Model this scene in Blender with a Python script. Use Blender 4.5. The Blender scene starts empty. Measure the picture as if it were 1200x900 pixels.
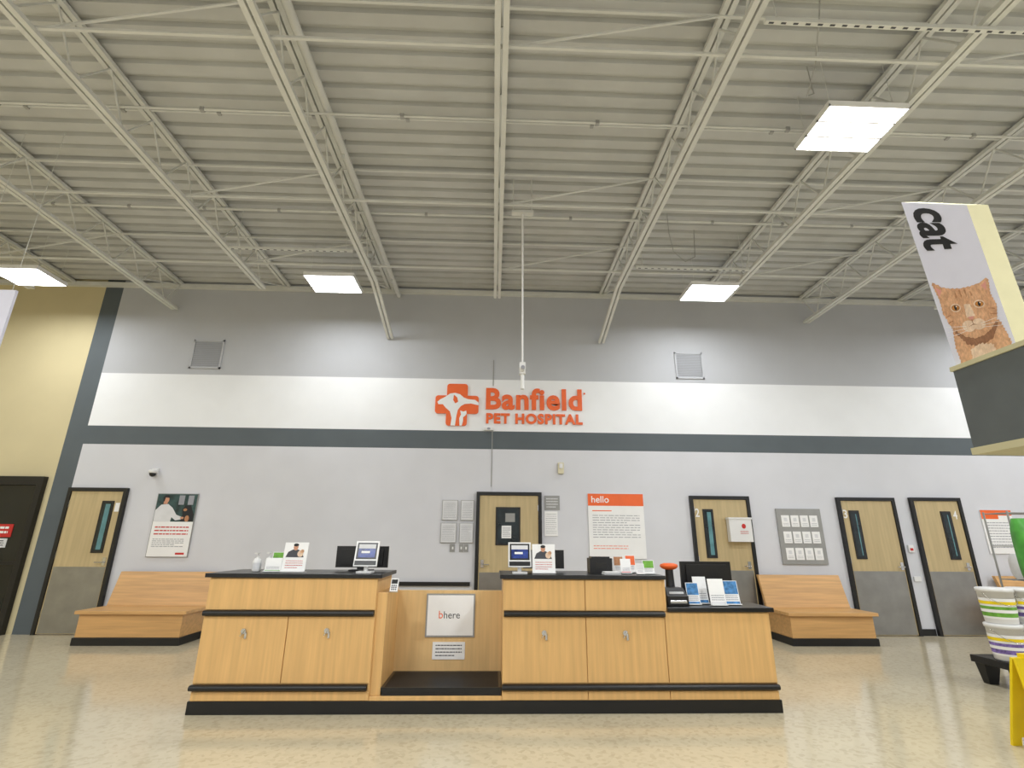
import bpy, math, random
from mathutils import Vector, Matrix
random.seed(7)
S = bpy.context.scene
S.view_settings.view_transform = 'Standard'

# ------------------------------------------------------------------ materials
def lin(c):
    return tuple(((v/255)/12.92 if v/255 <= .04045 else ((v/255+.055)/1.055)**2.4) for v in c)
MATS = {}
def mat(name, rgb, rough=.6, metal=0., var=.04, scale=6., kind='plain', emit=0., bump=0.):
    if name in MATS: return MATS[name]
    m = bpy.data.materials.new(name); m.use_nodes = True
    nt = m.node_tree; N = nt.nodes; L = nt.links
    b = N['Principled BSDF']
    b.inputs['Roughness'].default_value = rough
    b.inputs['Metallic'].default_value = metal
    tc = N.new('ShaderNodeTexCoord'); mp = N.new('ShaderNodeMapping')
    L.new(tc.outputs['Object'], mp.inputs['Vector'])
    nz = N.new('ShaderNodeTexNoise'); nz.inputs['Scale'].default_value = scale
    nz.inputs['Detail'].default_value = 4
    L.new(mp.outputs['Vector'], nz.inputs['Vector'])
    cr = N.new('ShaderNodeValToRGB')
    c = lin(rgb)
    lo = tuple(max(0, v*(1-var*2)) for v in c)+(1,); hi = tuple(min(1, v*(1+var*2)) for v in c)+(1,)
    cr.color_ramp.elements[0].color = lo; cr.color_ramp.elements[1].color = hi
    cr.color_ramp.elements[0].position = .3; cr.color_ramp.elements[1].position = .7
    L.new(nz.outputs['Fac'], cr.inputs['Fac'])
    out = cr.outputs['Color']
    if kind == 'woodh': mp.inputs['Scale'].default_value = (.5, 6, 9)
    if kind == 'woodv': mp.inputs['Scale'].default_value = (9, 6, .5)
    if kind == 'fur':       # short streaky coat with soft tabby banding
        mp.inputs['Scale'].default_value = (1, 2.6, 1)
        nz.inputs['Detail'].default_value = 10; nz.inputs['Roughness'].default_value = .7
        wv = N.new('ShaderNodeTexWave'); wv.inputs['Scale'].default_value = 9; wv.inputs['Distortion'].default_value = 9
        wv.inputs['Detail'].default_value = 4
        L.new(tc.outputs['Object'], wv.inputs['Vector'])
        mx = N.new('ShaderNodeMixRGB'); mx.blend_type = 'MULTIPLY'
        r2 = N.new('ShaderNodeValToRGB'); r2.color_ramp.elements[0].color = (.80, .72, .66, 1); r2.color_ramp.elements[1].color = (1, 1, 1, 1)
        L.new(wv.outputs['Fac'], r2.inputs['Fac']); mx.inputs['Fac'].default_value = .55
        L.new(out, mx.inputs['Color1']); L.new(r2.outputs['Color'], mx.inputs['Color2'])
        out = mx.outputs['Color']
    if kind == 'floor':
        nz.inputs['Scale'].default_value = .8
        v = N.new('ShaderNodeTexVoronoi'); v.inputs['Scale'].default_value = 34
        L.new(tc.outputs['Object'], v.inputs['Vector'])
        r2 = N.new('ShaderNodeValToRGB')
        r2.color_ramp.elements[0].color = (.56, .53, .46, 1)
        r2.color_ramp.elements[1].color = (1.0, 1.0, 1.0, 1)
        r2.color_ramp.elements[0].position = .1; r2.color_ramp.elements[1].position = .5
        L.new(v.outputs['Color'], r2.inputs['Fac'])
        mx = N.new('ShaderNodeMixRGB'); mx.blend_type = 'MULTIPLY'; mx.inputs['Fac'].default_value = .35
        L.new(out, mx.inputs['Color1']); L.new(r2.outputs['Color'], mx.inputs['Color2'])
        out = mx.outputs['Color']
    L.new(out, b.inputs['Base Color'])
    if bump:
        bp = N.new('ShaderNodeBump'); bp.inputs['Strength'].default_value = bump
        L.new(nz.outputs['Fac'], bp.inputs['Height']); L.new(bp.outputs['Normal'], b.inputs['Normal'])
    if emit:
        L.new(out, b.inputs['Emission Color']); b.inputs['Emission Strength'].default_value = emit
    MATS[name] = m
    return m

M_wall = mat('paint_light_grey', (212, 213, 219), .75, var=.012, scale=2)
M_white = mat('paint_white_band', (238, 240, 243), .75, var=.01, scale=2)
M_grey = mat('paint_mid_grey', (186, 188, 193), .8, var=.012, scale=2)
M_dark = mat('paint_slate_stripe', (88, 96, 101), .7, var=.02, scale=3)
M_beige = mat('paint_tan', (206, 194, 156), .8, var=.012, scale=2)
M_black = mat('black_frame', (20, 20, 21), .4, var=.03)
M_rubber = mat('black_rubber', (16, 16, 17), .45, var=.05)
M_top = mat('black_laminate', (22, 23, 25), .3, var=.1, scale=60)
M_maple = mat('maple_laminate', (214, 172, 112), .42, var=.05, scale=3, kind='woodv')
M_maple_h = mat('maple_laminate_horizontal', (205, 160, 104), .42, var=.07, scale=3, kind='woodh')
M_maple_l = mat('maple_panel_light', (222, 186, 130), .45, var=.04, scale=3, kind='woodv')
M_door = mat('door_birch', (190, 170, 128), .5, var=.05, scale=2.5, kind='woodv')
M_steel = mat('kickplate_steel', (150, 149, 146), .35, .75, var=.05, scale=4)
M_chrome = mat('chrome', (200, 200, 200), .2, 1., var=.02)
M_deck = mat('painted_steel_deck', (194, 195, 193), .6, var=.03, scale=2)
M_joist = mat('painted_joist', (214, 215, 211), .55, var=.03, scale=3)
M_pipe = mat('conduit_steel', (170, 170, 168), .4, .3, var=.03)
M_floor = mat('polished_speckled_floor', (202, 191, 164), .12, var=.03, kind='floor')
M_glassd = mat('dark_glass', (22, 26, 28), .08, var=.2, scale=2)
M_teal = mat('teal_glass', (92, 140, 148), .15, var=.15, scale=5)
M_teal2 = mat('teal_glass_dim', (30, 40, 43), .12, var=.2, scale=5)
M_paper = mat('paper_white', (240, 240, 240), .7, var=.01)
M_paperg = mat('paper_shade', (216, 217, 220), .7, var=.03)
M_frameg = mat('frame_grey', (150, 150, 148), .5, var=.03)
M_orange = mat('sign_orange', (238, 104, 44), .5, var=.02)
M_red = mat('print_red', (196, 42, 38), .6, var=.03)
M_green = mat('print_green', (110, 170, 60), .6, var=.12, scale=20)
M_blue = mat('print_blue', (70, 130, 185), .6, var=.25, scale=25)
M_ink = mat('print_ink', (70, 72, 78), .7, var=.05)
M_inkl = mat('print_ink_light', (150, 152, 160), .7, var=.05)
M_blackink = mat('print_black', (22, 22, 26), .6, var=.03)
M_plastic = mat('black_plastic', (26, 26, 28), .35, var=.06)
M_plastw = mat('white_plastic', (228, 228, 228), .35, var=.01)
M_skin = mat('print_skin', (205, 150, 120), .7, var=.06)
M_teald = mat('print_teal_dark', (48, 72, 70), .7, var=.3, scale=9)
M_screen = mat('screen_blue', (42, 58, 120), .25, var=.35, scale=14, emit=.2)
M_lamp = mat('fixture_white', (240, 240, 240), .4, var=.01)
M_lens = mat('led_lens', (250, 252, 255), .4, var=.0, emit=7.)
M_lav = mat('banner_lavender', (218, 219, 236), .6, var=.01)
M_bannerside = mat('banner_edge_beige', (200, 194, 158), .6, var=.02)
M_charcoal = mat('header_charcoal', (92, 98, 100), .6, var=.03)
M_fur = mat('print_fur', (214, 168, 132), .85, var=.16, scale=30, kind='fur')
M_furl = mat('print_fur_light', (230, 204, 180), .85, var=.10, scale=34, kind='fur')
M_furd = mat('print_fur_dark', (184, 134, 98), .85, var=.12, scale=30, kind='fur')
M_furs = mat('print_fur_shadow', (150, 108, 82), .85, var=.14, scale=30, kind='fur')
M_pink = mat('print_pink', (214, 150, 138), .7, var=.05)
M_amber = mat('print_amber', (190, 124, 48), .5, var=.12, scale=60)
M_yellow = mat('yellow_plastic', (240, 212, 20), .4, var=.03)
M_purple = mat('label_purple', (118, 98, 165), .6, var=.3, scale=30)
M_cream = mat('label_cream', (222, 216, 190), .6, var=.12, scale=30)
M_bag = mat('bag_green', (70, 145, 55), .35, var=.2, scale=6)
M_bagw = mat('bag_white', (215, 216, 218), .35, var=.08, scale=6)
M_beigebox = mat('beige_plastic', (214, 206, 176), .5, var=.02)

# ------------------------------------------------------------------ mesh tools
class Fr:
    """local drawing frame on a real surface"""
    def __init__(s, O, U=(1, 0, 0), V=(0, 0, 1), N=(0, -1, 0)):
        s.O, s.U, s.V, s.N = Vector(O), Vector(U), Vector(V), Vector(N)
    def p(s, u, v, n=0): return s.O+s.U*u+s.V*v+s.N*n
class Quad:
    def __init__(s, bl, br, tr, tl, N):
        s.c = [Vector(x) for x in (bl, br, tr, tl)]; s.N = Vector(N)
    def p(s, u, v, n=0):
        bl, br, tr, tl = s.c
        return bl*(1-u)*(1-v)+br*u*(1-v)+tr*u*v+tl*(1-u)*v+s.N*n

class MB:
    def __init__(s, name): s.name = name; s.v = []; s.f = []; s.m = []; s.sm = []; s.mats = []
    def mi(s, m):
        if m not in s.mats: s.mats.append(m)
        return s.mats.index(m)
    def add(s, vs, fs, m, smooth=False):
        o = len(s.v); s.v += [Vector(x) for x in vs]; k = s.mi(m)
        for f in fs: s.f.append([o+i for i in f]); s.m.append(k); s.sm.append(smooth)
    def hexa(s, c, m):
        s.add(c, [(0, 3, 2, 1), (4, 5, 6, 7), (0, 1, 5, 4), (1, 2, 6, 5), (2, 3, 7, 6), (3, 0, 4, 7)], m)
    def box(s, x0, x1, y0, y1, z0, z1, m):
        s.hexa([(x0, y0, z0), (x1, y0, z0), (x1, y1, z0), (x0, y1, z0), (x0, y0, z1), (x1, y0, z1), (x1, y1, z1), (x0, y1, z1)], m)
    def fbox(s, F, u0, u1, v0, v1, n0, n1, m):
        P = F.p
        s.hexa([P(u0, v0, n1), P(u1, v0, n1), P(u1, v0, n0), P(u0, v0, n0), P(u0, v1, n1), P(u1, v1, n1), P(u1, v1, n0), P(u0, v1, n0)], m)
    def poly(s, F, pts, n, m):
        s.add([F.p(u, v, n) for u, v in pts], [list(range(len(pts)))], m)
    def ell(s, F, cu, cv, ru, rv, n, m, seg=20, rot=0):
        pts = []
        for i in range(seg):
            a = 2*math.pi*i/seg; x = ru*math.cos(a); y = rv*math.sin(a)
            pts.append((cu+x*math.cos(rot)-y*math.sin(rot), cv+x*math.sin(rot)+y*math.cos(rot)))
        s.poly(F, pts, n, m)
    def cyl(s, p0, p1, r0, m, r1=None, seg=12, caps=True):
        r1 = r0 if r1 is None else r1
        p0, p1 = Vector(p0), Vector(p1); d = (p1-p0).normalized()
        a = d.orthogonal().normalized(); b = d.cross(a)
        vs = []
        for p, r in ((p0, r0), (p1, r1)):
            for i in range(seg):
                t = 2*math.pi*i/seg; vs.append(p+a*r*math.cos(t)+b*r*math.sin(t))
        s.add(vs, [(i, (i+1) % seg, seg+(i+1) % seg, seg+i) for i in range(seg)], m, True)
        if caps:
            s.add(vs[:seg], [list(range(seg))[::-1]], m); s.add(vs[seg:], [list(range(seg))], m)
    def lathe(s, c, prof, m, seg=24):
        vs = []
        for r, z in prof:
            for i in range(seg):
                t = 2*math.pi*i/seg; vs.append((c[0]+r*math.cos(t), c[1]+r*math.sin(t), c[2]+z))
        fs = []
        for k in range(len(prof)-1):
            for i in range(seg):
                fs.append((k*seg+i, k*seg+(i+1) % seg, (k+1)*seg+(i+1) % seg, (k+1)*seg+i))
        s.add(vs, fs, m, True)
    def bar(s, p0, p1, w, h, m):
        p0, p1 = Vector(p0), Vector(p1); d = (p1-p0).normalized()
        up = Vector((0, 0, 1)) if abs(d.z) < .95 else Vector((1, 0, 0))
        a = d.cross(up).normalized(); b = a.cross(d)
        c = []
        for p in (p0, p1):
            for x, y in ((-1, -1), (1, -1), (1, 1), (-1, 1)): c.append(p+a*w/2*x+b*h/2*y)
        s.hexa(c, m)
    def text(s, F, txt, u0, u1, v0, v1, n, m, ext=.002, off=0., spacing=1.):
        cu = bpy.data.curves.new('t', 'FONT'); cu.body = txt; cu.extrude = .5; cu.offset = off; cu.resolution_u = 4
        cu.space_character = spacing
        ob = bpy.data.objects.new('t', cu); S.collection.objects.link(ob)
        dg = bpy.context.evaluated_depsgraph_get(); me = bpy.data.meshes.new_from_object(ob.evaluated_get(dg))
        xs = [v.co.x for v in me.vertices]; ys = [v.co.y for v in me.vertices]
        a, b, c, d = min(xs), max(xs), min(ys), max(ys)
        vs = [F.p(u0+(v.co.x-a)/(b-a)*(u1-u0), v0+(v.co.y-c)/(d-c)*(v1-v0), n+(v.co.z+.5)*ext) for v in me.vertices]
        s.add(vs, [list(p.vertices) for p in me.polygons], m)
        bpy.data.objects.remove(ob); bpy.data.curves.remove(cu); bpy.data.meshes.remove(me)
    def lines(s, F, u0, u1, v0, v1, rows, n, m, hh=.35):
        st = (v1-v0)/rows
        for r in range(rows):
            v = v1-(r+.5)*st; u = u0; end = u1-(random.random()*.3*(u1-u0) if r % 4 == 3 else 0)
            while u < end:
                w = min((.05+.09*random.random())*(u1-u0), end-u)
                s.poly(F, [(u, v-st*hh/2), (u+w, v-st*hh/2), (u+w, v+st*hh/2), (u, v+st*hh/2)], n, m)
                u += w+.02*(u1-u0)
    def build(s, bevel=0, data_only=False):
        xs = [v.x for v in s.v]; ys = [v.y for v in s.v]; zs = [v.z for v in s.v]
        o = Vector(((min(xs)+max(xs))/2, (min(ys)+max(ys))/2, min(zs)))
        me = bpy.data.meshes.new(s.name); me.from_pydata([v-o for v in s.v], [], s.f)
        for m in s.mats: me.materials.append(m)
        for p, k, q in zip(me.polygons, s.m, s.sm): p.material_index = k; p.use_smooth = q
        me.update()
        ob = bpy.data.objects.new(s.name, me); ob.location = o; S.collection.objects.link(ob)
        if bevel:
            bv = ob.modifiers.new('bevel', 'BEVEL'); bv.width = bevel; bv.segments = 2; bv.limit_method = 'ANGLE'; bv.angle_limit = math.radians(50)
        return ob

W = 8.76      # back wall plane
XL, XR, YB, ZC = -12., 12., -7., 6.03

# ------------------------------------------------------------------ room shell
b = MB('floor'); b.box(XL, XR, YB, W, -.1, 0, M_floor); b.build()
b = MB('wall_back')
T = W+.15
b.box(XL, -7.32, W, T, 0, 6.1, M_beige)
b.box(-7.32, -7.0, W, T, 0, 6.1, M_dark)
b.box(-7.0, XR, W, T, 0, 2.945, M_wall)
b.box(-7.0, XR, W, T, 2.945, 3.265, M_dark)
b.box(-7.0, XR, W, T, 3.265, 4.22, M_white)
b.box(-7.0, XR, W, T, 4.22, 6.1, M_grey)
b.build()
b = MB('wall_left'); b.box(XL-.15, XL, YB, T, 0, 6.1, M_beige); b.build()
b = MB('wall_right'); b.box(XR, XR+.15, YB, T, 0, 6.1, M_wall); b.build()
b = MB('wall_front'); b.box(XL-.15, XR+.15, YB-.15, YB, 0, 6.1, M_wall); b.build()
# fluted steel roof deck
b = MB('ceiling')
y = YB; prof = []; per = .205
while y < W:
    prof += [(y, ZC), (y+.125, ZC), (y+.138, ZC+.05), (y+.192, ZC+.05)]; y += per
prof.append((W+.02, ZC))
n = len(prof)
b.add([(XL, p[0], p[1]) for p in prof]+[(XR, p[0], p[1]) for p in prof], [(i, i+1, n+i+1, n+i) for i in range(n-1)], M_deck)
b.box(XL, XR, YB, W+.1, ZC+.12, ZC+.2, M_deck)
b.build()
# baseboards
b = MB('baseboard_back')
for x0, x1 in ((-6.02, -.32), (.84, 3.33), (4.43, 5.9), (6.97, 7.2), (8.13, XR)):
    b.box(x0, x1, W-.015, W-.001, 0, .1, M_rubber)
b.build()
b = MB('trim_1'); b.box(XL, XR, W-.07, W-.001, 5.9, 5.98, M_joist); b.build()
b = MB('trim_2'); b.box(-2.2, -.36, W-.04, W-.001, .72, .78, M_rubber); b.build()
b = MB('trim_3'); b.box(-.052, -.038, W-.008, W-.001, 2.3, 3.3, M_frameg); b.box(-.052, -.038, W-.008, W-.001, 4.1, 4.6, M_frameg); b.build()

# ------------------------------------------------------------------ roof joists
def joist(x, yend, drop=False, zb=5.47, zt=6.0):
    b = MB('roof_joist')
    y0 = YB+.1; ytop = W-.03
    for dx in (-.035, .035):
        b.bar((x+dx, y0, zt-.02), (x+dx, ytop, zt-.02), .05, .045, M_joist)
        if drop:
            b.bar((x+dx, y0, zb), (x+dx, 7.5, zb), .05, .045, M_joist)
            sx = -1 if x > 0 else 1
            b.bar((x+dx, 7.48, zb), (x+dx+sx*.06, W-.03, 4.98), .045, .045, M_joist)
        else:
            b.bar((x+dx, y0, zb), (x+dx, yend, zb), .05, .045, M_joist)
    y = y0+.1; st = .33; up = False
    while y+st < (7.6 if drop else yend)+.1:
        a, c = (zt-.03, zb) if up else (zb, zt-.03)
        b.cyl((x, y, a), (x, y+st, c), .011, M_joist, seg=6, caps=False)
        up = not up; y += st
    b.cyl((x, min(yend, 7.6)-.05, zb), (x, W-.05, zt-.03), .014, M_joist, seg=6, caps=False)
    b.build()
ends = {0: 7.95, 1: 7.6, 2: 7.8, 3: 8.7, 4: 8.0, 5: 8.2}
for k in range(-5, 6):
    joist(2.02*k if abs(k) == 1 else 1.98*k, ends[abs(k)], drop=abs(k) == 1)
for yy in (3.3, 5.45, 7.05, .8, -2.5):
    b = MB('joist_bridging')
    b.bar((XL+.1, yy, 5.50), (XR-.1, yy, 5.50), .025, .025, M_joist)
    b.bar((XL+.1, yy, 5.96), (XR-.1, yy, 5.96), .025, .025, M_joist)
    for k in range(-5, 5):
        if k % 2 == 0:
            b.bar((1.98*k, yy, 5.48), (1.98*(k+1), yy, 5.96), .018, .018, M_joist)
    b.build()
for yy, zz, r in ((4.35, 5.75, .014), (4.62, 5.98, .012), (6.3, 5.93, .02), (2.55, 5.9, .014)):
    b = MB('electrical_conduit')
    b.cyl((XL+.1, yy, zz), (XR-.1, yy, zz), r, M_joist, seg=8)
    for k in range(-10, 11):
        b.box(k*1.05-.02, k*1.05+.02, yy-.022, yy+.022, zz-.022, zz+.022, M_pipe)
    b.build()
b = MB('sprinkler_pipe')
b.cyl((-1.86, YB+.1, 5.84), (-1.86, W-.05, 5.84), .042, M_joist, seg=14)
for yy in (-4, -1, 2, 5, 8): b.cyl((-1.86, yy, 5.74), (-1.86, yy, 5.84), .014, M_joist, seg=8); b.cyl((-1.86, yy, 5.88), (-1.86, yy, 6.02), .006, M_pipe, seg=6)
b.build()
for pts in ([(2.7, 2.98, 6.0), (2.7, 3.08, 5.7), (2.8, 3.35, 5.5), (2.9, 3.65, 5.46), (3.05, 3.75, 5.6), (3.08, 3.8, 6.0)], [(2.45, 6.2, 6.0), (2.47, 6.25, 5.7), (2.55, 6.35, 5.45), (2.75, 6.45, 5.35), (2.95, 6.55, 5.5), (3.0, 6.6, 6.0)]):
    b = MB('hanging_cable')
    for p, q in zip(pts, pts[1:]): b.cyl(p, q, .006, M_pipe, seg=6)
    b.build()
for x0, x1, yy in ((-3.85, -2.1, 6.45), (2.1, 5.8, 2.9), (2.1, 3.85, 6.7)):
    b = MB('strut_channel')
    b.box(x0, x1, yy, yy+.035, 5.385, 5.42, M_joist)
    for i in range(int((x1-x0)/.1)):
        b.box(x0+.03+i*.1, x0+.07+i*.1, yy+.01, yy+.025, 5.383, 5.386, M_ink)
    for xx in (x0+.1, x1-.1): b.cyl((xx, yy+.017, 5.42), (xx, yy+.017, 6.02), .005, M_joist, seg=6)
    b.build()

# ------------------------------------------------------------------ light fixtures
def fixture(cx, cy, power, w=.79, d=.58, z=5.40):
    b = MB('high_bay_light')
    b.box(cx-w/2, cx+w/2, cy-d/2, cy+d/2, z, z+.04, M_lamp)
    t = .012
    for x0, x1, y0, y1 in ((-w/2, w/2, -d/2, -d/2+t), (-w/2, w/2, d/2-t, d/2), (-w/2, -w/2+t, -d/2, d/2), (w/2-t, w/2, -d/2, d/2), (-w/2, w/2, -d/6-.01, -d/6+.01), (-w/2, w/2, d/6-.01, d/6+.01)):
        b.box(cx+x0, cx+x1, cy+y0, cy+y1, z-.02, z, M_lamp)
    for i in (-1, 0, 1):      # glowing diffuser lenses
        cyy = cy+i*(d/3-.002); hy = d/6-.014
        b.box(cx-w/2+t+.002, cx+w/2-t-.002, cyy-hy, cyy+hy, z-.014, z-.002, M_lens)
    for sx in (-1, 1):
        for sy in (-1, 1):
            b.cyl((cx+sx*w*.4, cy+sy*d*.35, z+.04), (cx+sx*w*.4, cy+sy*d*.35, 6.02), .003, M_joist, seg=6)
    ob = b.build()
    for i in (-1, 0, 1):
        ld = bpy.data.lights.new('led_strip', 'AREA'); ld.shape = 'RECTANGLE'; ld.size = w-.03; ld.size_y = d/3-.024
        ld.energy = power/3; ld.color = (.96, .985, 1.0)
        lo = bpy.data.objects.new('led_strip', ld); S.collection.objects.link(lo)
        lo.parent = ob; lo.location = Vector((cx, cy+i*(d/3-.002), z-.018))-ob.location
for cx, cy, pw in ((-7.5, 7.46, 42), (-2.66, 7.46, 36), (3.52, 7.46, 36), (9.4, 7.46, 42), (3.51, 3.96, 105), (9.6, 4.05, 110), (-9.4, 3.2, 125),
               (-8, .2, 150), (-2.66, .6, 175), (3.51, .2, 150), (9.4, .2, 140), (-8, -3.6, 140), (-2.66, -3.6, 140), (3.51, -3.6, 140), (9.4, -3.6, 130)):  # fixtures out of view (sides, overhead, behind camera) are added for fill light
    fixture(cx, cy, pw)

# ------------------------------------------------------------------ doors
def door(i, x0, x1, top, win, num, numx, hx, kick=.98):
    b = MB('door_%d' % i)
    fw = .055; y0 = W-.06; y1 = W-.002
    b.box(x0, x0+fw, y0, y1, 0, top, M_black); b.box(x1-fw, x1, y0, y1, 0, top, M_black)
    b.box(x0+fw, x1-fw, y0, y1, top-fw, top, M_black)
    b.box(x0+fw+.004, x1-fw-.004, W-.04, W-.004, .012, top-fw-.004, M_door)
    F = Fr((0, W-.04, 0))
    b.fbox(F, x0+fw+.02, x1-fw-.02, .02, kick, 0, .003, M_steel)
    a, c, d, e = win
    b.fbox(F, a-.03, c+.03, d-.03, e+.03, 0, .012, M_black)
    b.fbox(F, a, c, d, e, .012, .014, M_teal2)
    if i in (1, 3): b.fbox(F, a+.04, c-.015, d+.02, e-.02, .014, .0145, M_teal)
    if i in (4, 5): b.fbox(F, a+.075, c-.03, d+.03, e-.03, .014, .0145, M_teal)
    if num: b.text(F, num, numx-.035, numx+.035, 1.83, 1.97, .001, M_paper, .002, .01)
    b.fbox(F, hx-.025, hx+.025, 1.0, 1.12, 0, .008, M_chrome)
    b.cyl(F.p(hx, 1.05, 0), F.p(hx, 1.05, .06), .011, M_chrome)
    s = 1 if hx < (x0+x1)/2 else -1
    b.cyl(F.p(hx, 1.05, .055), F.p(hx+s*.11, 1.05, .055), .009, M_chrome)
    for hz in (.25, 1.1, 1.9):
        hxx = x1-fw if s > 0 else x0+fw
        b.fbox(F, hxx-.012, hxx+.012, hz, hz+.1, 0, .01, M_chrome)
    return b
door(1, -7.0, -6.05, 2.21, (-6.38, -6.25, 1.22, 1.97), '1', -6.16, -6.17).build()
b = door(2, -.29, .81, 2.21, (.07, .42, 1.38, 1.93), '', 0, -.17, kick=.93)
F = Fr((0, W-.052, 0))
b.fbox(F, .14, .30, 1.46, 1.66, 0, .004, M_paper); b.lines(F, .155, .285, 1.48, 1.64, 7, .005, M_inkl)
b.fbox(F, .2, .36, 1.72, 1.86, 0, .003, M_frameg)
b.build()
door(3, 3.35, 4.38, 2.18, (3.58, 3.70, 1.2, 1.93), '2', 3.46, 4.25).build()
door(4, 5.92, 6.94, 2.18, (6.12, 6.24, 1.2, 1.93), '3', 6.03, 6.84).build()
door(5, 7.22, 8.12, 2.19, (7.74, 7.86, 1.2, 1.93), '4', 7.97, 7.98).build()
b = MB('door_6')
b.box(-9.6, -7.41, W-.09, W-.002, 2.24, 2.38, M_black)
for xx in (-9.6, -8.52, -7.5): b.box(xx, xx+.09, W-.09, W-.002, 0, 2.24, M_black)
b.box(-9.5, -7.5, W-.03, W-.003, .1, 2.24, M_glassd)
b.box(-9.5, -7.5, W-.07, W-.003, 0, .12, M_black)
b.box(-9.5, -7.5, W-.07, W-.003, 1.0, 1.06, M_black)
F = Fr((0, W-.03, 0)); b.fbox(F, -8.36, -7.72, 1.42, 1.62, 0, .01, M_red); b.lines(F, -8.3, -7.78, 1.46, 1.6, 2, .012, M_paper, .5)
b.fbox(F, -8.3, -7.76, 1.26, 1.4, 0, .006, M_paperg); b.lines(F, -8.26, -7.8, 1.28, 1.38, 3, .008, M_ink, .4)
b.build()
b = MB('brochure_box'); F = Fr((0, W-.062, 0))
b.fbox(F, 3.93, 4.31, 1.43, 1.8, 0, .11, M_plastw); b.fbox(F, 3.92, 4.32, 1.79, 1.82, 0, .12, M_plastw)
b.fbox(F, 4.0, 4.1, 1.5, 1.7, -.02, 0, M_plastw)
b.ell(F, 4.17, 1.68, .035, .04, .112, M_red); b.lines(F, 4.1, 4.24, 1.55, 1.61, 2, .112, M_red)
b.build(.004)

# ------------------------------------------------------------------ wall sign
b = MB('hospital_wall_sign'); F = Fr((0, W, 0))
cx, cz, R0, a = -.685, 3.735, .385, .165
def rr(pts_c, m, n0, n1):
    k = len(pts_c)
    vs = [F.p(u, v, n0) for u, v in pts_c]+[F.p(u, v, n1) for u, v in pts_c]
    b.add(vs, [list(range(k, 2*k))]+[(i, (i+1) % k, k+(i+1) % k, k+i) for i in range(k)], m)
def roundrect(x0, x1, z0, z1, r):
    o = []
    for (px, pz, a0) in ((x1-r, z1-r, 0), (x0+r, z1-r, 90), (x0+r, z0+r, 180), (x1-r, z0+r, 270)):
        for i in range(5):
            t = math.radians(a0+i*22.5); o.append((px+r*math.cos(t), pz+r*math.sin(t)))
    return o
rr(roundrect(cx-R0, cx+R0, cz-a, cz+a, .05), M_orange, .002, .03)
rr(roundrect(cx-a-.02, cx+a+.02, cz-R0, cz+R0, .05), M_orange, .002, .0302)
dog = [(-.10, -.385), (-.085, -.25), (-.12, -.13), (-.2, -.06), (-.25, .0), (-.33, .0), (-.35, .045), (-.3, .09), (-.21, .14), (-.13, .2), (-.04, .215), (.05, .19), (.12, .13), (.2, .1), (.32, .09), (.385, .04), (.385, -.01), (.25, .02), (.14, .01), (.07, -.03), (.02, -.1), (-.0, -.2), (-.02, -.385)]
b.poly(F, [(cx+u, cz+v) for u, v in dog], .0315, M_white)
ear = [(-.06, .18), (.0, .13), (.02, .05), (-.03, .02), (-.07, .08)]
b.poly(F, [(cx+u, cz+v) for u, v in ear], .0325, M_orange)
cat_s = [(.06, -.385), (.05, -.25), (.08, -.18), (.06, -.11), (.12, -.13), (.17, -.11), (.18, -.165), (.16, -.2), (.12, -.23), (.12, -.3), (.1, -.385)]
b.poly(F, [(cx+u, cz+v) for u, v in cat_s], .032, M_white)
b.text(F, 'Banfield', -.17, 1.56, 3.655, 4.06, .004, M_orange, .022, .032, 1.08)
b.text(F, 'PET HOSPITAL', -.16, 1.56, 3.40, 3.59, .004, M_orange, .022, .042, 1.12)
b.ell(F, 1.61, 3.98, .018, .018, .01, M_orange)
b.build()

# ------------------------------------------------------------------ wall fixtures
def vent(x0, x1, z0, z1):
    b = MB('wall_vent'); F = Fr((0, W, 0))
    t = .03
    b.fbox(F, x0, x1, z0, z0+t, .001, .02, M_grey); b.fbox(F, x0, x1, z1-t, z1, .001, .02, M_grey)
    b.fbox(F, x0, x0+t, z0, z1, .001, .02, M_grey); b.fbox(F, x1-t, x1, z0, z1, .001, .02, M_grey)
    b.fbox(F, x0+t, x1-t, z0+t, z1-t, .001, .004, M_frameg)
    n = 18
    for i in range(n):
        z = z0+t+(z1-z0-2*t)*i/n
        b.add([F.p(x0+t, z, .018), F.p(x1-t, z, .018), F.p(x1-t, z+(z1-z0)/n*.85, .004), F.p(x0+t, z+(z1-z0)/n*.85, .004)], [(0, 1, 2, 3)], M_grey)
    b.build()
vent(-5.5, -4.95, 4.33, 4.88); vent(3.33, 3.86, 4.3, 4.82)

def poster(x0, x1, z0, z1, t=.02):
    return Fr((0, W-.002-t, 0))
b = MB('framed_poster'); F = poster(0, 0, 0, 0)
x0, x1, z0, z1 = -5.56, -4.9, 1.13, 2.13
b.fbox(F, x0, x1, z0, z1, -.018, 0, M_frameg)
b.fbox(F, x0+.01, x1-.01, z0+.01, z0+.55, 0, .002, M_paper)
b.fbox(F, x0+.01, x1-.01, z0+.55, z1-.01, 0, .002, M_teald)
B0 = z0+.55
for u in (-5.2, -5.05): b.poly(F, [(u, 1.95), (u+.09, 1.95), (u+.09, 2.1), (u, 2.1)], .0025, M_inkl)
b.poly(F, [(-5.55, B0), (-5.55, 1.86), (-5.47, 1.95), (-5.36, 1.96), (-5.28, 1.9), (-5.2, 1.79), (-5.12, 1.76), (-5.1, 1.72), (-5.2, 1.70), (-5.27, 1.75), (-5.28, B0)], .003, M_paperg)
b.poly(F, [(-5.44, 1.96), (-5.38, 1.96), (-5.37, 2.0), (-5.44, 2.0)], .0034, M_skin)
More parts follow.
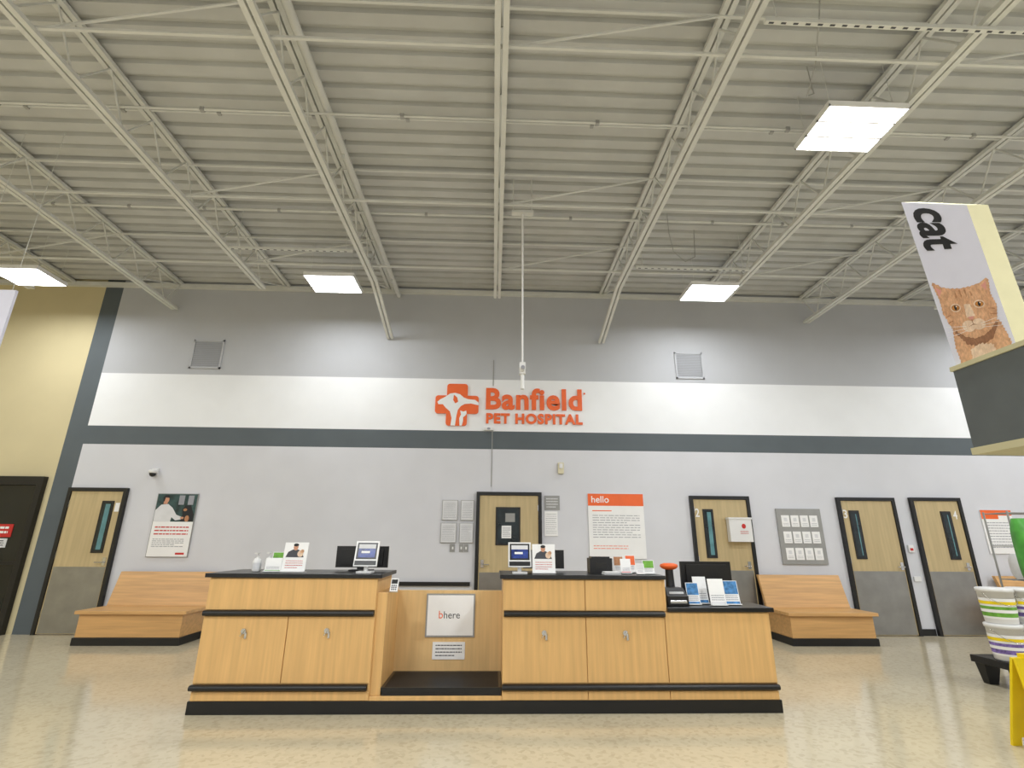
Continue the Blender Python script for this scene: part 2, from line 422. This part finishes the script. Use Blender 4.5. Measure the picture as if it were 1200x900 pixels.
b.ell(F, -5.4, 2.03, .042, .056, .004, M_skin); b.poly(F, [(-5.45, 2.0), (-5.455, 2.07), (-5.43, 2.1), (-5.38, 2.105), (-5.35, 2.08), (-5.36, 2.06), (-5.42, 2.065), (-5.43, 2.0)], .005, M_blackink)
b.ell(F, -5.1, 1.74, .03, .018, .004, M_skin)
b.poly(F, [(-5.12, B0), (-5.1, 1.8), (-5.12, 1.86), (-5.08, 1.94), (-5.03, 1.93), (-4.99, 1.95), (-4.96, 1.88), (-4.92, 1.8), (-4.92, B0)], .0035, M_blackink)
b.ell(F, -5.07, 1.87, .03, .022, .0042, M_furd); b.ell(F, -5.02, 1.73, .035, .05, .0042, M_furd)
b.lines(F, x0+.06, x1-.06, 1.46, 1.62, 3, .003, M_red, .35); b.lines(F, x0+.06, x1-.1, 1.28, 1.42, 5, .003, M_inkl)
b.fbox(F, x1-.2, x1-.06, 1.17, 1.2, .002, .003, M_red)
b.build()

b = MB('hello_poster'); F = poster(0, 0, 0, 0)
x0, x1, z0, z1 = 1.60, 2.55, 1.15, 2.2
b.fbox(F, x0, x1, z0, z1, -.018, 0, M_paper)
b.fbox(F, x0, x1, z1-.2, z1, 0, .002, M_orange)
b.text(F, 'hello', x0+.06, x0+.36, z1-.15, z1-.04, .002, M_paper, .002, .01)
b.fbox(F, x0+.07, x0+.4, z1-.29, z1-.275, 0, .001, M_orange)
b.lines(F, x0+.07, x1-.08, z0+.32, z1-.34, 10, .001, M_inkl, .25)
b.lines(F, x0+.07, x1-.3, z0+.14, z0+.22, 2, .001, M_orange, .25)
b.build()

for (x0, x1, z0, z1) in ((-.86, -.60, 1.74, 2.07), (-.55, -.30, 1.74, 2.07), (-.87, -.61, 1.38, 1.70), (-.56, -.31, 1.38, 1.70)):
    b = MB('framed_certificate'); F = poster(0, 0, 0, 0)
    if x0 > -.58: x1 = -.33
    b.fbox(F, x0, x1, z0, z1, -.018, 0, M_frameg); b.fbox(F, x0+.008, x1-.008, z0+.008, z1-.008, 0, .002, M_paperg)
    b.lines(F, x0+.03, x1-.03, z0+.03, z1-.04, 9, .003, M_inkl, .2); b.build()
b = MB('light_switch_plate'); F = poster(0, 0, 0, 0, .008)
for u in (-.66, -.52, -.44):
    b.fbox(F, u-.05 if u == -.66 else u-.035, u+.035, 1.24, 1.36, -.006, 0, M_frameg); b.fbox(F, u-.012, u+.012, 1.28, 1.32, 0, .006, M_plastw)
b.build()
b = MB('door_notice'); F = poster(0, 0, 0, 0, .01)
b.fbox(F, .86, 1.12, 1.92, 2.16, -.008, 0, M_frameg); b.lines(F, .89, 1.09, 1.95, 2.13, 4, .001, M_paperg)
b.fbox(F, .86, 1.08, 1.5, 1.9, -.008, 0, M_paper); b.lines(F, .88, 1.06, 1.53, 1.87, 10, .001, M_inkl, .2)
b.build()
b = MB('staff_photo_board'); F = poster(0, 0, 0, 0, .03)
x0, x1, z0, z1 = 4.83, 5.60, 1.08, 1.98
b.fbox(F, x0, x1, z0, z1, -.028, 0, M_frameg)
for r in range(3):
    for c in range(4):
        u = x0+.075+c*.163; v = z1-.30-r*.265
        b.fbox(F, u, u+.135, v, v+.19, 0, .006, M_paper)
        b.fbox(F, u+.04, u+.095, v+.09, v+.15, .006, .007, M_paperg); b.lines(F, u+.02, u+.115, v+.02, v+.07, 2, .007, M_inkl, .25)
b.build()
b = MB('framed_poster'); F = poster(0, 0, 0, 0)
b.fbox(F, 8.45, 9.0, 1.27, 1.99, -.018, 0, M_paper); b.fbox(F, 8.45, 8.75, 1.84, 1.99, 0, .002, M_orange); b.fbox(F, 8.75, 9.0, 1.9, 1.99, 0, .002, M_orange)
b.lines(F, 8.51, 8.95, 1.35, 1.8, 10, .002, M_inkl, .25); b.build()
b = MB('fire_alarm_strobe'); F = poster(0, 0, 0, 0, .05)
b.fbox(F, 1.10, 1.2, 2.53, 2.72, -.048, 0, M_beigebox); b.fbox(F, 1.12, 1.18, 2.62, 2.7, 0, .015, M_plastw); b.build(.005)
b = MB('motion_sensor'); F = poster(0, 0, 0, 0, .05)
b.fbox(F, -.2, -.02, 3.27, 3.33, -.048, 0, M_plastw); b.ell(F, -.11, 3.3, .03, .02, .002, M_inkl); b.build(.008)
b = MB('fire_pull_station'); F = poster(0, 0, 0, 0, .03)
b.fbox(F, 7.03, 7.12, 1.28, 1.4, -.028, 0, M_plastw); b.fbox(F, 7.05, 7.1, 1.31, 1.35, 0, .008, M_red)
b.fbox(F, 7.02, 7.14, .82, .9, -.028, -.01, M_plastw); b.build(.003)
b = MB('dome_security_camera')
b.lathe((-5.69, W-.07, 2.44), [(.0, .07), (.06, .07), (.065, .05), (.065, .02), (.05, .015)], M_plastw)
b.lathe((-5.69, W-.07, 2.44), [(.05, .015), (.045, -.015), (.03, -.035), (0, -.045)], M_plastic)
b.box(-5.74, -5.64, W-.03, W-.002, 2.42, 2.54, M_plastw)
b.build()
b = MB('hanging_camera_pole')
x, y = .31, 5.6
b.cyl((x, y, 3.3), (x, y, 5.5), .012, M_plastw, seg=10)
b.box(x-.14, x+.14, y-.04, y+.04, 5.47, 5.51, M_joist)
b.cyl((x-.12, y, 5.5), (x-.12, y, 6.02), .007, M_joist, seg=8)
b.cyl((x+.12, y, 5.5), (x+.12, y, 6.02), .007, M_joist, seg=8)
b.box(x-.035, x+.035, y-.035, y+.035, 3.28, 3.42, M_plastw)
b.cyl((x, y+.02, 3.33), (x, y-.1, 3.33), .03, M_plastw); b.cyl((x, y-.1, 3.33), (x, y-.12, 3.33), .022, M_inkl)
b.cyl((x, y, 3.1), (x, y, 3.28), .022, M_plastw)
b.build()

# ------------------------------------------------------------------ reception counter
b = MB('reception_counter')
y0, y1 = 4.97, 5.62
b.box(-2.56, 2.56, y0-.005, y1-.02, 0, .1, M_rubber)
for x0, x1, zt in ((-2.54, -1.04, 1.085), (.10, 1.57, 1.085), (1.57, 2.54, .81)):
    b.box(x0, x1, y0, y1, .1, zt, M_maple)
b.box(-1.04, .10, y0, y1, .1, .135, M_maple)
b.box(-1.04, .10, y1-.05, y1, .1, .93, M_maple_l)
b.box(-1.045, -.95, y0+.02, y1-.05, .135, .96, M_maple)
F = Fr((0, y0, 0))
def panel(u0, u1, v0, v1): b.fbox(F, u0+.003, u1-.003, v0+.002, v1-.002, 0, .014, M_maple)
for u0, u1 in ((-2.54, -1.80), (-1.80, -1.04), (.10, .85), (.85, 1.57)):
    panel(u0, u1, .235, .765)
panel(-2.54, -1.04, .105, .175); panel(-2.54, -1.04, .815, 1.08)
panel(.10, .85, .105, .175); panel(.10, .85, .815, 1.08); panel(.85, 1.57, .105, .175); panel(.85, 1.57, .815, 1.08)
panel(1.57, 2.54, .105, .175); panel(1.57, 2.54, .235, .805)
def rail(u0, u1, v):
    b.fbox(F, u0, u1, v-.022, v+.022, 0, .03, M_rubber)
    b.cyl(F.p(u0, v, .028), F.p(u1, v, .028), .022, M_rubber, seg=14)
rail(-2.54, -1.05, .79); rail(.11, 1.57, .79); rail(-2.55, -1.06, .205); rail(.10, 2.54, .205)
b.box(-2.58, -1.0, y0-.035, y1+.03, 1.085, 1.12, M_top)
b.box(.07, 1.6, y0-.035, y1+.03, 1.085, 1.12, M_top)
b.box(1.6, 2.58, y0-.035, y1+.03, .812, .848, M_top)
b.box(1.57, 1.6, y0, y1, .812, 1.085, M_maple)
for u, v in ((-2.17, .645), (-1.45, .65), (.47, .635), (1.2, .635)):
    b.cyl(F.p(u, v, .014), F.p(u, v, .03), .022, M_chrome); b.bar(F.p(u-.02, v-.04, .035), F.p(u+.015, v+.02, .035), .012, .008, M_chrome)
    b.fbox(F, u+.01, u+.03, v-.06, v-.01, .016, .026, M_chrome)
b.build(.003)
b = MB('pet_scale')
b.box(-.94, .09, 4.985, 5.555, .136, .165, M_plastic); b.box(-.945, .095, 4.975, 5.56, .165, .20, M_top)
for i in range(18): b.box(-.92, .07, 5.0+i*.03, 5.01+i*.03, .2, .202, M_rubber)
b.build(.004)
b = MB('check_in_sign'); F = Fr((0, y1-.052, 0))
b.fbox(F, -.66, -.17, .50, .90, 0, .012, M_frameg); b.fbox(F, -.645, -.185, .515, .885, .012, .014, M_paper)
b.text(F, 'b', -.53, -.49, .67, .74, .014, M_orange, .001); b.text(F, 'here', -.48, -.32, .67, .735, .014, M_ink, .001)
b.build()
b = MB('notice_card'); F = Fr((0, y1-.052, 0))
b.fbox(F, -.58, -.26, .30, .455, 0, .006, M_paper); b.lines(F, -.55, -.29, .32, .44, 4, .007, M_ink, .3); b.build()

# ---- items on counters
CT = 1.121
def monitor(cx, y, z, w, h, back=True):
    b = MB('computer_monitor'); F = Fr((cx, y, z))
    b.fbox(F, -w/2, w/2, .03, h, -.03, 0, M_plastic)
    b.fbox(F, -w/2+.05, w/2-.05, .06, h-.03, 0, .018, M_plastic)
    b.fbox(F, -w/2+.01, w/2-.01, .045, h-.015, -.031, -.03, M_glassd)
    b.fbox(F, -.04, .04, 0, .05, -.02, .01, M_plastic); b.fbox(F, -.11, .11, 0, .012, -.09, .07, M_plastic)
    for i in range(6): b.fbox(F, -w/4, w/4, .08+i*.018, .086+i*.018, .018, .02, M_rubber)
    b.build(.004)
monitor(-1.32, 5.45, CT, .52, .235); monitor(.52, 5.45, CT, .42, .21); monitor(2.18, 5.42, .849, .52, .38)
def tablet(cx, y):
    b = MB('payment_tablet'); z = CT
    b.box(cx-.07, cx+.07, y-.05, y+.09, z, z+.015, M_plastw)
    b.cyl((cx, y+.04, z+.015), (cx, y+.03, z+.12), .02, M_plastw)
    t = math.radians(18); F = Fr((cx, y-.02, z+.06), (1, 0, 0), (0, math.sin(t), math.cos(t)), (0, -math.cos(t), math.sin(t)))
    b.fbox(F, -.11, .11, 0, .235, -.02, 0, M_plastw); b.fbox(F, -.095, .095, .065, .22, 0, .002, M_plastic)
    b.fbox(F, -.08, .08, .08, .205, .002, .003, M_screen); b.fbox(F, -.08, .08, .165, .205, .003, .0035, M_paperg)
    b.fbox(F, -.05, .03, .12, .14, .003, .004, M_paper); b.fbox(F, -.10, .10, .01, .05, 0, .003, M_plastic)
    b.build(.003)
tablet(-1.2, 5.1); tablet(.26, 5.12)
def stand_sign(cx, y, w=.22, h=.27):
    b = MB('counter_sign'); z = CT
    t = math.radians(8); F = Fr((cx, y, z), (1, 0, 0), (0, math.sin(t), math.cos(t)), (0, -math.cos(t), math.sin(t)))
    b.fbox(F, -w/2, w/2, 0, h, -.006, 0, M_paper)
    b.poly(F, [(-w/2+.02, h*.5), (-w/2+.04, h*.68), (-.03, h*.76), (.02, h*.76), (.06, h*.68), (w/2-.03, h*.5)], .001, M_ink)
    b.ell(F, -.005, h*.84, .022, .03, .0015, M_skin); b.ell(F, -.005, h*.915, .024, .014, .002, M_blackink)
    b.ell(F, .045, h*.62, .028, .03, .002, M_furl); b.ell(F, .06, h*.70, .017, .017, .0022, M_fur)
    b.lines(F, -w/2+.03, w/2-.03, h*.12, h*.42, 4, .001, M_red, .25)
    b.fbox(F, -w/2, w/2, 0, .012, -.06, .03, M_plastw); b.build()
stand_sign(-1.87, 5.1); stand_sign(.49, 5.1)
def card(cx, y, z, w, h, m1, m2, name='info_card', tilt=12):
    b = MB(name); t = math.radians(tilt); F = Fr((cx, y, z), (1, 0, 0), (0, math.sin(t), math.cos(t)), (0, -math.cos(t), math.sin(t)))
    b.fbox(F, -w/2, w/2, 0, h, -.005, 0, M_paper); b.fbox(F, -w/2+.005, w/2-.005, h*.45, h-.005, 0, .001, m1)
    b.fbox(F, -w/2+.005, w/2-.005, .005, h*.15, 0, .001, m2); b.lines(F, -w/2+.015, w/2-.015, h*.18, h*.42, 3, .001, M_inkl)
    b.fbox(F, -w/2, w/2, 0, .01, -.06, .03, M_plastw); b.build()
card(-2.06, 5.1, CT, .15, .13, M_paper, M_green); card(-2.09, 5.27, CT, .12, .18, M_green, M_paperg)
card(1.29, 5.14, CT, .1, .14, M_paper, M_red); card(1.38, 5.3, CT, .1, .17, M_orange, M_paper); card(1.50, 5.1, CT, .11, .13, M_green, M_paper); card(1.40, 5.04, CT, .08, .1, M_paperg, M_red); card(1.26, 5.3, CT, .1, .16, M_furd, M_paper)
for bx, by in ((-2.25, 5.2), (-2.19, 5.33)):
    b = MB('hand_sanitizer_bottle')
    b.lathe((bx, by, CT), [(0, 0), (.036, 0), (.04, .01), (.04, .09), (.03, .115), (.014, .125), (.014, .135), (0, .135)], M_plastw)
    b.cyl((bx, by, CT+.13), (bx, by, CT+.165), .006, M_plastw); b.box(bx-.015, bx+.015, by-.05, by+.01, CT+.16, CT+.172, M_plastw)
    b.lathe((bx, by, CT), [(.0405, .03), (.0405, .08)], M_paperg)
    b.build()
b = MB('card_reader')
t = math.radians(25); F = Fr((-.91, 5.05, .965), (1, 0, 0), (0, math.sin(t), math.cos(t)), (0, -math.cos(t), math.sin(t)))
b.fbox(F, -.035, .035, 0, .12, -.03, 0, M_plastw); b.fbox(F, -.028, .028, .07, .11, 0, .002, M_glassd)
for i in range(3):
    for j in range(3): b.fbox(F, -.024+i*.018, -.012+i*.018, .012+j*.018, .024+j*.018, 0, .003, M_ink)
b.build(.003)
b = MB('tissue_box')
b.box(.95, 1.17, 5.2, 5.36, CT, CT+.14, M_plastic); b.box(.97, 1.15, 5.21, 5.35, CT+.14, CT+.155, M_glassd); b.box(1.0, 1.12, 5.197, 5.2, CT+.04, CT+.1, M_rubber)
b.build(.01)
b = MB('printed_flyers_stack')
for i in range(6):
    b.box(1.05+i*.002, 1.21-i*.001, 5.02, 5.16, CT+i*.004, CT+i*.004+.003, M_paper if i % 2 else M_paperg)
b.build()
LT = .849
b = MB('receipt_printer')
b.box(1.64, 1.84, 5.04, 5.28, LT, LT+.09, M_plastic)
b.hexa([(1.64, 5.06, LT+.09), (1.84, 5.06, LT+.09), (1.84, 5.28, LT+.09), (1.64, 5.28, LT+.09), (1.65, 5.14, LT+.15), (1.83, 5.14, LT+.15), (1.83, 5.27, LT+.15), (1.65, 5.27, LT+.15)], M_plastic)
b.box(1.66, 1.82, 5.03, 5.04, LT+.02, LT+.05, M_chrome)
b.box(1.67, 1.81, 5.075, 5.085, LT+.095, LT+.12, M_paperg)
b.build(.008)
b = MB('orange_dog_toy')
b.lathe((1.80, 5.42, LT), [(0, 0), (.06, 0), (.07, .015), (.05, .04), (.04, .26), (.04, .3)], M_plastic)
b.lathe((1.80, 5.42, LT+.3), [(.04, 0), (.07, .01), (.09, .03), (.085, .05), (.05, .062), (0, .065)], M_orange)
b.build()
for i, (cx, yy, w, h) in enumerate(((1.92, 5.12, .12, .2), (2.03, 5.2, .13, .25), (2.13, 5.06, .15, .24), (2.29, 5.12, .15, .22))):
    card(cx, yy, LT, w, h, M_paper if i in (1, 2) else M_blue, M_blue if i != 2 else M_paperg, 'brochure')

# ------------------------------------------------------------------ benches
def bench(x0, x1):
    b = MB('waiting_bench'); yf = 7.86
    b.box(x0+.02, x1-.04, yf+.03, 8.60, 0, .1, M_rubber)
    b.box(x0+.04, x1-.06, yf+.05, 8.58, .1, .40, M_maple_h)
    b.box(x0, x1, yf, 8.52, .40, .445, M_maple_h)
    b.hexa([(x0, 8.46, .445), (x1, 8.46, .445), (x1, 8.52, .445), (x0, 8.52, .445), (x0, 8.62, .92), (x1, 8.62, .92), (x1, 8.68, .92), (x0, 8.68, .92)], M_maple_h)
    for xa, xb in ((x0+.1, x0+.16), (x1-.16, x1-.1)):      # rear brackets under the reclined back
        b.hexa([(xa, 8.58, 0), (xb, 8.58, 0), (xb, 8.64, 0), (xa, 8.64, 0), (xa, 8.68, .86), (xb, 8.68, .86), (xb, 8.72, .86), (xa, 8.72, .86)], M_maple_h)
    b.build(.004)
bench(-5.80, -4.28); bench(4.32, 5.66); bench(8.3, 9.8)

# ------------------------------------------------------------------ aisle header with cat banner
b = MB('gondola_shelving')
b.box(3.95, 4.85, -1.5, 3.45, 0, .15, M_charcoal); b.box(4.36, 4.44, -1.5, 3.45, .15, 2.04, M_beigebox)
for z in (.6, 1.05, 1.5, 1.97): b.box(3.97, 4.83, -1.5, 3.43, z, z+.03, M_beigebox)
b.box(3.95, 4.85, 3.42, 3.46, .15, 2.04, M_beigebox)
b.build()
b = MB('aisle_header_box')
b.box(3.56, 4.6, 1.8, 3.6, 2.10, 2.70, M_charcoal)
b.box(3.545, 4.61, 1.79, 3.61, 2.70, 2.735, M_bannerside)
b.box(3.545, 4.61, 1.79, 3.61, 2.05, 2.10, M_bannerside)
b.build()
k = 3.6
BL = Vector((1.0, 1, .3665))*k; BR = Vector((1.019, .886, .3665))*k; TR = Vector((.998, .88, .692))*k; TL = Vector((.972, 1, .789))*k
for v in (BL, BR, TR, TL): v.z += 1.415
N = (BR-BL).cross(TL-BL).normalized()
if N.x > 0: N = -N
b = MB('cat_aisle_banner')
th = Vector((.16, -.01, 0))
b.add([BL, BR, TR, TL, BL+th, BR+th, TR+th, TL+th], [(4, 5, 6, 7), (0, 1, 5, 4), (1, 2, 6, 5), (2, 3, 7, 6), (3, 0, 4, 7)], M_bannerside)
Q = Quad(BL, BR, TR, TL, N)
b.poly(Q, [(0, 0), (1, 0), (1, 1), (0, 1)], .0, M_lav)
def fuzz(pts, amp=.008, step=.03, lo=0.001):
    o = []
    for (a0, b0), (a1, b1) in zip(pts, pts[1:]+pts[:1]):
        L_ = math.hypot(a1-a0, (b1-b0)*3); k_ = max(1, int(L_/step))
        for i in range(k_):
            t = i/k_; s_ = (amp if i % 2 else -amp)*(.5+random.random())
            o.append((min(.995, max(.005, a0+(a1-a0)*t+s_)), max(lo, b0+(b1-b0)*t+s_*.35)))
    return o
def P(pts, n, m, f=0): b.poly(Q, fuzz(pts, f) if f else pts, n, m)
P([(.10, .0), (.09, .1), (.14, .2), (.3, .27), (.7, .27), (.9, .19), (.95, .08), (.95, .0)], .001, M_fur, .008)
P([(.17, .18), (.3, .10), (.5, .075), (.72, .10), (.86, .18), (.7, .26), (.3, .26)], .0013, M_furs, .008)
P([(.3, .001), (.32, .07), (.5, .09), (.68, .07), (.72, .001)], .0015, M_furl, .01)
head = [(.07, .30), (.09, .37), (.05, .47), (.07, .485), (.2, .45), (.33, .435), (.5, .43), (.64, .435), (.80, .45), (.92, .48), (.94, .47), (.9, .37), (.93, .29), (.87, .21), (.74, .155), (.6, .13), (.45, .125), (.3, .15), (.14, .21)]
P(head, .002, M_fur, .006)
P([(.11, .395), (.085, .455), (.18, .43)], .003, M_pink); P([(.86, .395), (.895, .455), (.80, .43)], .003, M_pink)
for u, l in ((.38, .03), (.46, .045), (.54, .045), (.62, .03)): P([(u-.008, .375), (u+.008, .375), (u+.014, .375+l), (u-.014, .375+l)], .003, M_furd, .004)
for s in (-1, 1):
    for q in (0, .035): P([(.5+s*.30, .245+q), (.5+s*.39, .235+q), (.5+s*.39, .243+q), (.5+s*.30, .251+q)], .003, M_furd, .003)
    b.ell(Q, .5+s*.08, .2, .105, .034, .0032, M_furl)
    b.ell(Q, .5+s*.19, .318, .085, .026, .0032, M_furl)
    b.ell(Q, .5+s*.19, .318, .066, .018, .0036, M_furs); b.ell(Q, .5+s*.19, .318, .055, .0155, .004, M_amber)
    b.ell(Q, .5+s*.19, .318, .02, .0145, .0044, M_blackink); b.ell(Q, .5+s*.19+.02, .325, .009, .004, .0048, M_paper)
    for q in range(3): P([(.5+s*.12, .2-q*.012), (.5+s*.45, .22-q*.03), (.5+s*.45, .2215-q*.03), (.5+s*.12, .202-q*.012)], .0052, M_paper)
P([(.455, .33), (.545, .33), (.57, .25), (.43, .25)], .003, M_furl, .004)
P([(.45, .252), (.55, .252), (.52, .234), (.48, .234)], .004, M_pink)
P([(.496, .234), (.504, .234), (.504, .208), (.496, .208)], .004, M_furs)
P([(.41, .196), (.5, .208), (.59, .196), (.5, .203)], .004, M_furs)
class Rot:
    def p(s, u, v, n): return Q.p(v, 1-u, n)
b.text(Rot(), 'cat', .035, .32, .13, .68, .001, M_blackink, .001, .03)
b.build()
b = MB('aisle_banner'); F = Fr((-5.1, 5.0, 2.4), (1, 0, 0), (0, 0, 1), (0, -1, 0))
b.fbox(F, -.55, 0, 0, 1.52, -.03, 0, M_lav)
class Rot2:
    def p(s, u, v, n): return F.p(-.5+v, 1.5-u, n)
b.text(Rot2(), 'cat', .03, .5, .02, .46, .001, M_blackink, .001, .03)
b.ell(F, -.27, .45, .2, .22, .001, M_fur); b.poly(F, [(-.46, .55), (-.44, .78), (-.33, .64)], .001, M_fur); b.poly(F, [(-.08, .55), (-.1, .78), (-.21, .64)], .001, M_fur)
for s in (-1, 1): b.ell(F, -.27+s*.08, .5, .035, .03, .002, M_amber); b.ell(F, -.27+s*.08, .5, .012, .027, .003, M_blackink)
b.poly(F, [(-.3, .42), (-.24, .42), (-.27, .39)], .002, M_pink)
for u in (-.5, -.05): b.cyl(F.p(u, 1.52, -.015), F.p(u, 3.6, -.015), .003, M_joist, seg=6)
b.build()

# ------------------------------------------------------------------ right-hand merchandise
b = MB('display_stand')
b.box(5.24, 6.7, 5.45, 5.98, .2, .27, M_rubber)
for xx in (5.26, 5.9, 6.45):
    for yy in (5.47, 5.84):
        b.hexa([(xx+.03, yy+.02, 0), (xx+.13, yy+.02, 0), (xx+.13, yy+.1, 0), (xx+.03, yy+.1, 0), (xx, yy, .2), (xx+.18, yy, .2), (xx+.18, yy+.12, .2), (xx, yy+.12, .2)], M_rubber)
b.build(.006)
def bucket(cx, cy, z, m):
    b = MB('litter_bucket')
    b.lathe((cx, cy, z), [(0, 0), (.13, 0), (.135, .01), (.15, .31), (.158, .31), (.16, .345), (.15, .35), (0, .35)], M_plastw)
    b.lathe((cx, cy, z), [(.1385, .05), (.1485, .25)], M_paper)
    b.lathe((cx, cy, z), [(.1405, .07), (.1455, .17)], m)
    b.lathe((cx, cy, z), [(.1445, .11), (.1455, .14)], M_paper)
    b.lathe((cx, cy, z), [(.148, .19), (.1495, .22)], M_yellow)
    pts = [Vector((cx+.158*math.cos(t), cy-.01-.15*abs(math.sin(t)), z+.3-.12*math.sin(t))) for t in [math.pi*i/10 for i in range(11)]]
    for p, q in zip(pts, pts[1:]): b.cyl(p, q, .003, M_chrome, seg=6, caps=False)
    b.build()
for i in range(4):
    for l in range(2):
        bucket(5.40+i*.335, 5.66, .272+l*.352, (M_purple, M_purple, M_green, M_purple)[(i+l*2) % 4])
def bag(x0, x1, y0, y1, z0, z1, mm, label):
    b = MB('litter_bag'); n = 12; rows = []
    for j in range(n+1):
        t = j/n; w = (1-.55*abs(2*t-1)**4); z = z0+(z1-z0)*t
        ring = []
        for i in range(16):
            a = 2*math.pi*i/16; cxx, cyy = math.cos(a), math.sin(a)
            ex = math.copysign(abs(cxx)**.5, cxx); ey = math.copysign(abs(cyy)**.5, cyy)
            ring.append(((x0+x1)/2+ex*(x1-x0)/2*(.9+.1*w), (y0+y1)/2+ey*(y1-y0)/2*w, z))
        rows.append(ring)
    vs = [p for r in rows for p in r]
    fs = [(j*16+i, j*16+(i+1) % 16, (j+1)*16+(i+1) % 16, (j+1)*16+i) for j in range(n) for i in range(16)]
    b.add(vs, fs, mm, True); b.add(rows[-1], [list(range(16))], mm); b.add(rows[0], [list(range(16))[::-1]], mm)
    F = Fr((0, y0-.002, 0)); h = z1-z0
    b.fbox(F, x0+.05, x1-.06, z0+h*.3, z0+h*.7, 0, .003, label); b.ell(F, (x0+x1)/2, z0+h*.5, .06, min(.08, h*.15), .004, M_yellow)
    b.build()
bag(5.84, 6.32, 5.56, 5.8, .98, 1.7, M_bag, M_paper)
b = MB('wire_rack')
for xx in (6.42, 7.5):
    for yy in (6.28, 6.6): b.cyl((xx, yy, 0), (xx, yy, 1.82), .011, M_frameg, seg=8)
for z in (.5, 1.0, 1.4, 1.8):
    for yy in (6.28, 6.44, 6.6): b.cyl((6.42, yy, z), (7.5, yy, z), .007, M_frameg, seg=6)
    for i in range(11): b.cyl((6.44+i*.105, 6.28, z), (6.44+i*.105, 6.6, z), .004, M_frameg, seg=6)
b.build()
for z in (.51, 1.01):
    for xx in (6.48, 6.82, 7.15):
        bag(xx, xx+.31, 6.31, 6.54, z, z+.3, M_bagw, M_cream if z != 1.01 else M_purple)
b = MB('wet_floor_sign')
WX = 4.03
for s in (-1, 1):
    t = math.radians(12); F = Fr((WX, 4.08+s*.14, 0), (1, 0, 0), (0, -s*math.sin(t), math.cos(t)), (0, s*math.cos(t), math.sin(t)))
    b.hexa([F.p(-.17, .06, .01), F.p(.17, .06, .01), F.p(.17, .06, -.01), F.p(-.17, .06, -.01), F.p(-.13, .62, .01), F.p(.13, .62, .01), F.p(.13, .62, -.01), F.p(-.13, .62, -.01)], M_yellow)
    for u in (-.17, .1): b.fbox(F, u, u+.07, 0.0, .06, -.01, .01, M_yellow)
    b.poly(F, [(-.08, .34), (.08, .34), (0, .48)], .012, M_blackink)
    b.lines(F, -.1, .1, .16, .3, 3, .012, M_blackink, .5)
b.box(WX-.06, WX+.06, 4.05, 4.11, .60, .635, M_yellow)
b.build()

# ------------------------------------------------------------------ world + camera
w = bpy.data.worlds.new('world'); S.world = w; w.use_nodes = True
w.node_tree.nodes['Background'].inputs['Color'].default_value = (.5, .52, .55, 1)
w.node_tree.nodes['Background'].inputs['Strength'].default_value = .2
f, th_, ps, ro = 591.5, .30183, .033754, -.0074135
Rz = Matrix.Rotation(-ps, 3, 'Z'); Rx = Matrix.Rotation(th_, 3, 'X'); Ry = Matrix.Rotation(ro, 3, 'Y')
Mr = Rz @ Rx @ Ry
cd = bpy.data.cameras.new('camera'); cd.sensor_width = 36; cd.lens = f/1200*36; cd.clip_start = .05
co = bpy.data.objects.new('camera', cd); S.collection.objects.link(co)
r, fw, up = Mr @ Vector((1, 0, 0)), Mr @ Vector((0, 1, 0)), Mr @ Vector((0, 0, 1))
co.matrix_world = Matrix(((r.x, up.x, -fw.x, 0), (r.y, up.y, -fw.y, 0), (r.z, up.z, -fw.z, 1.415), (0, 0, 0, 1)))
S.camera = co
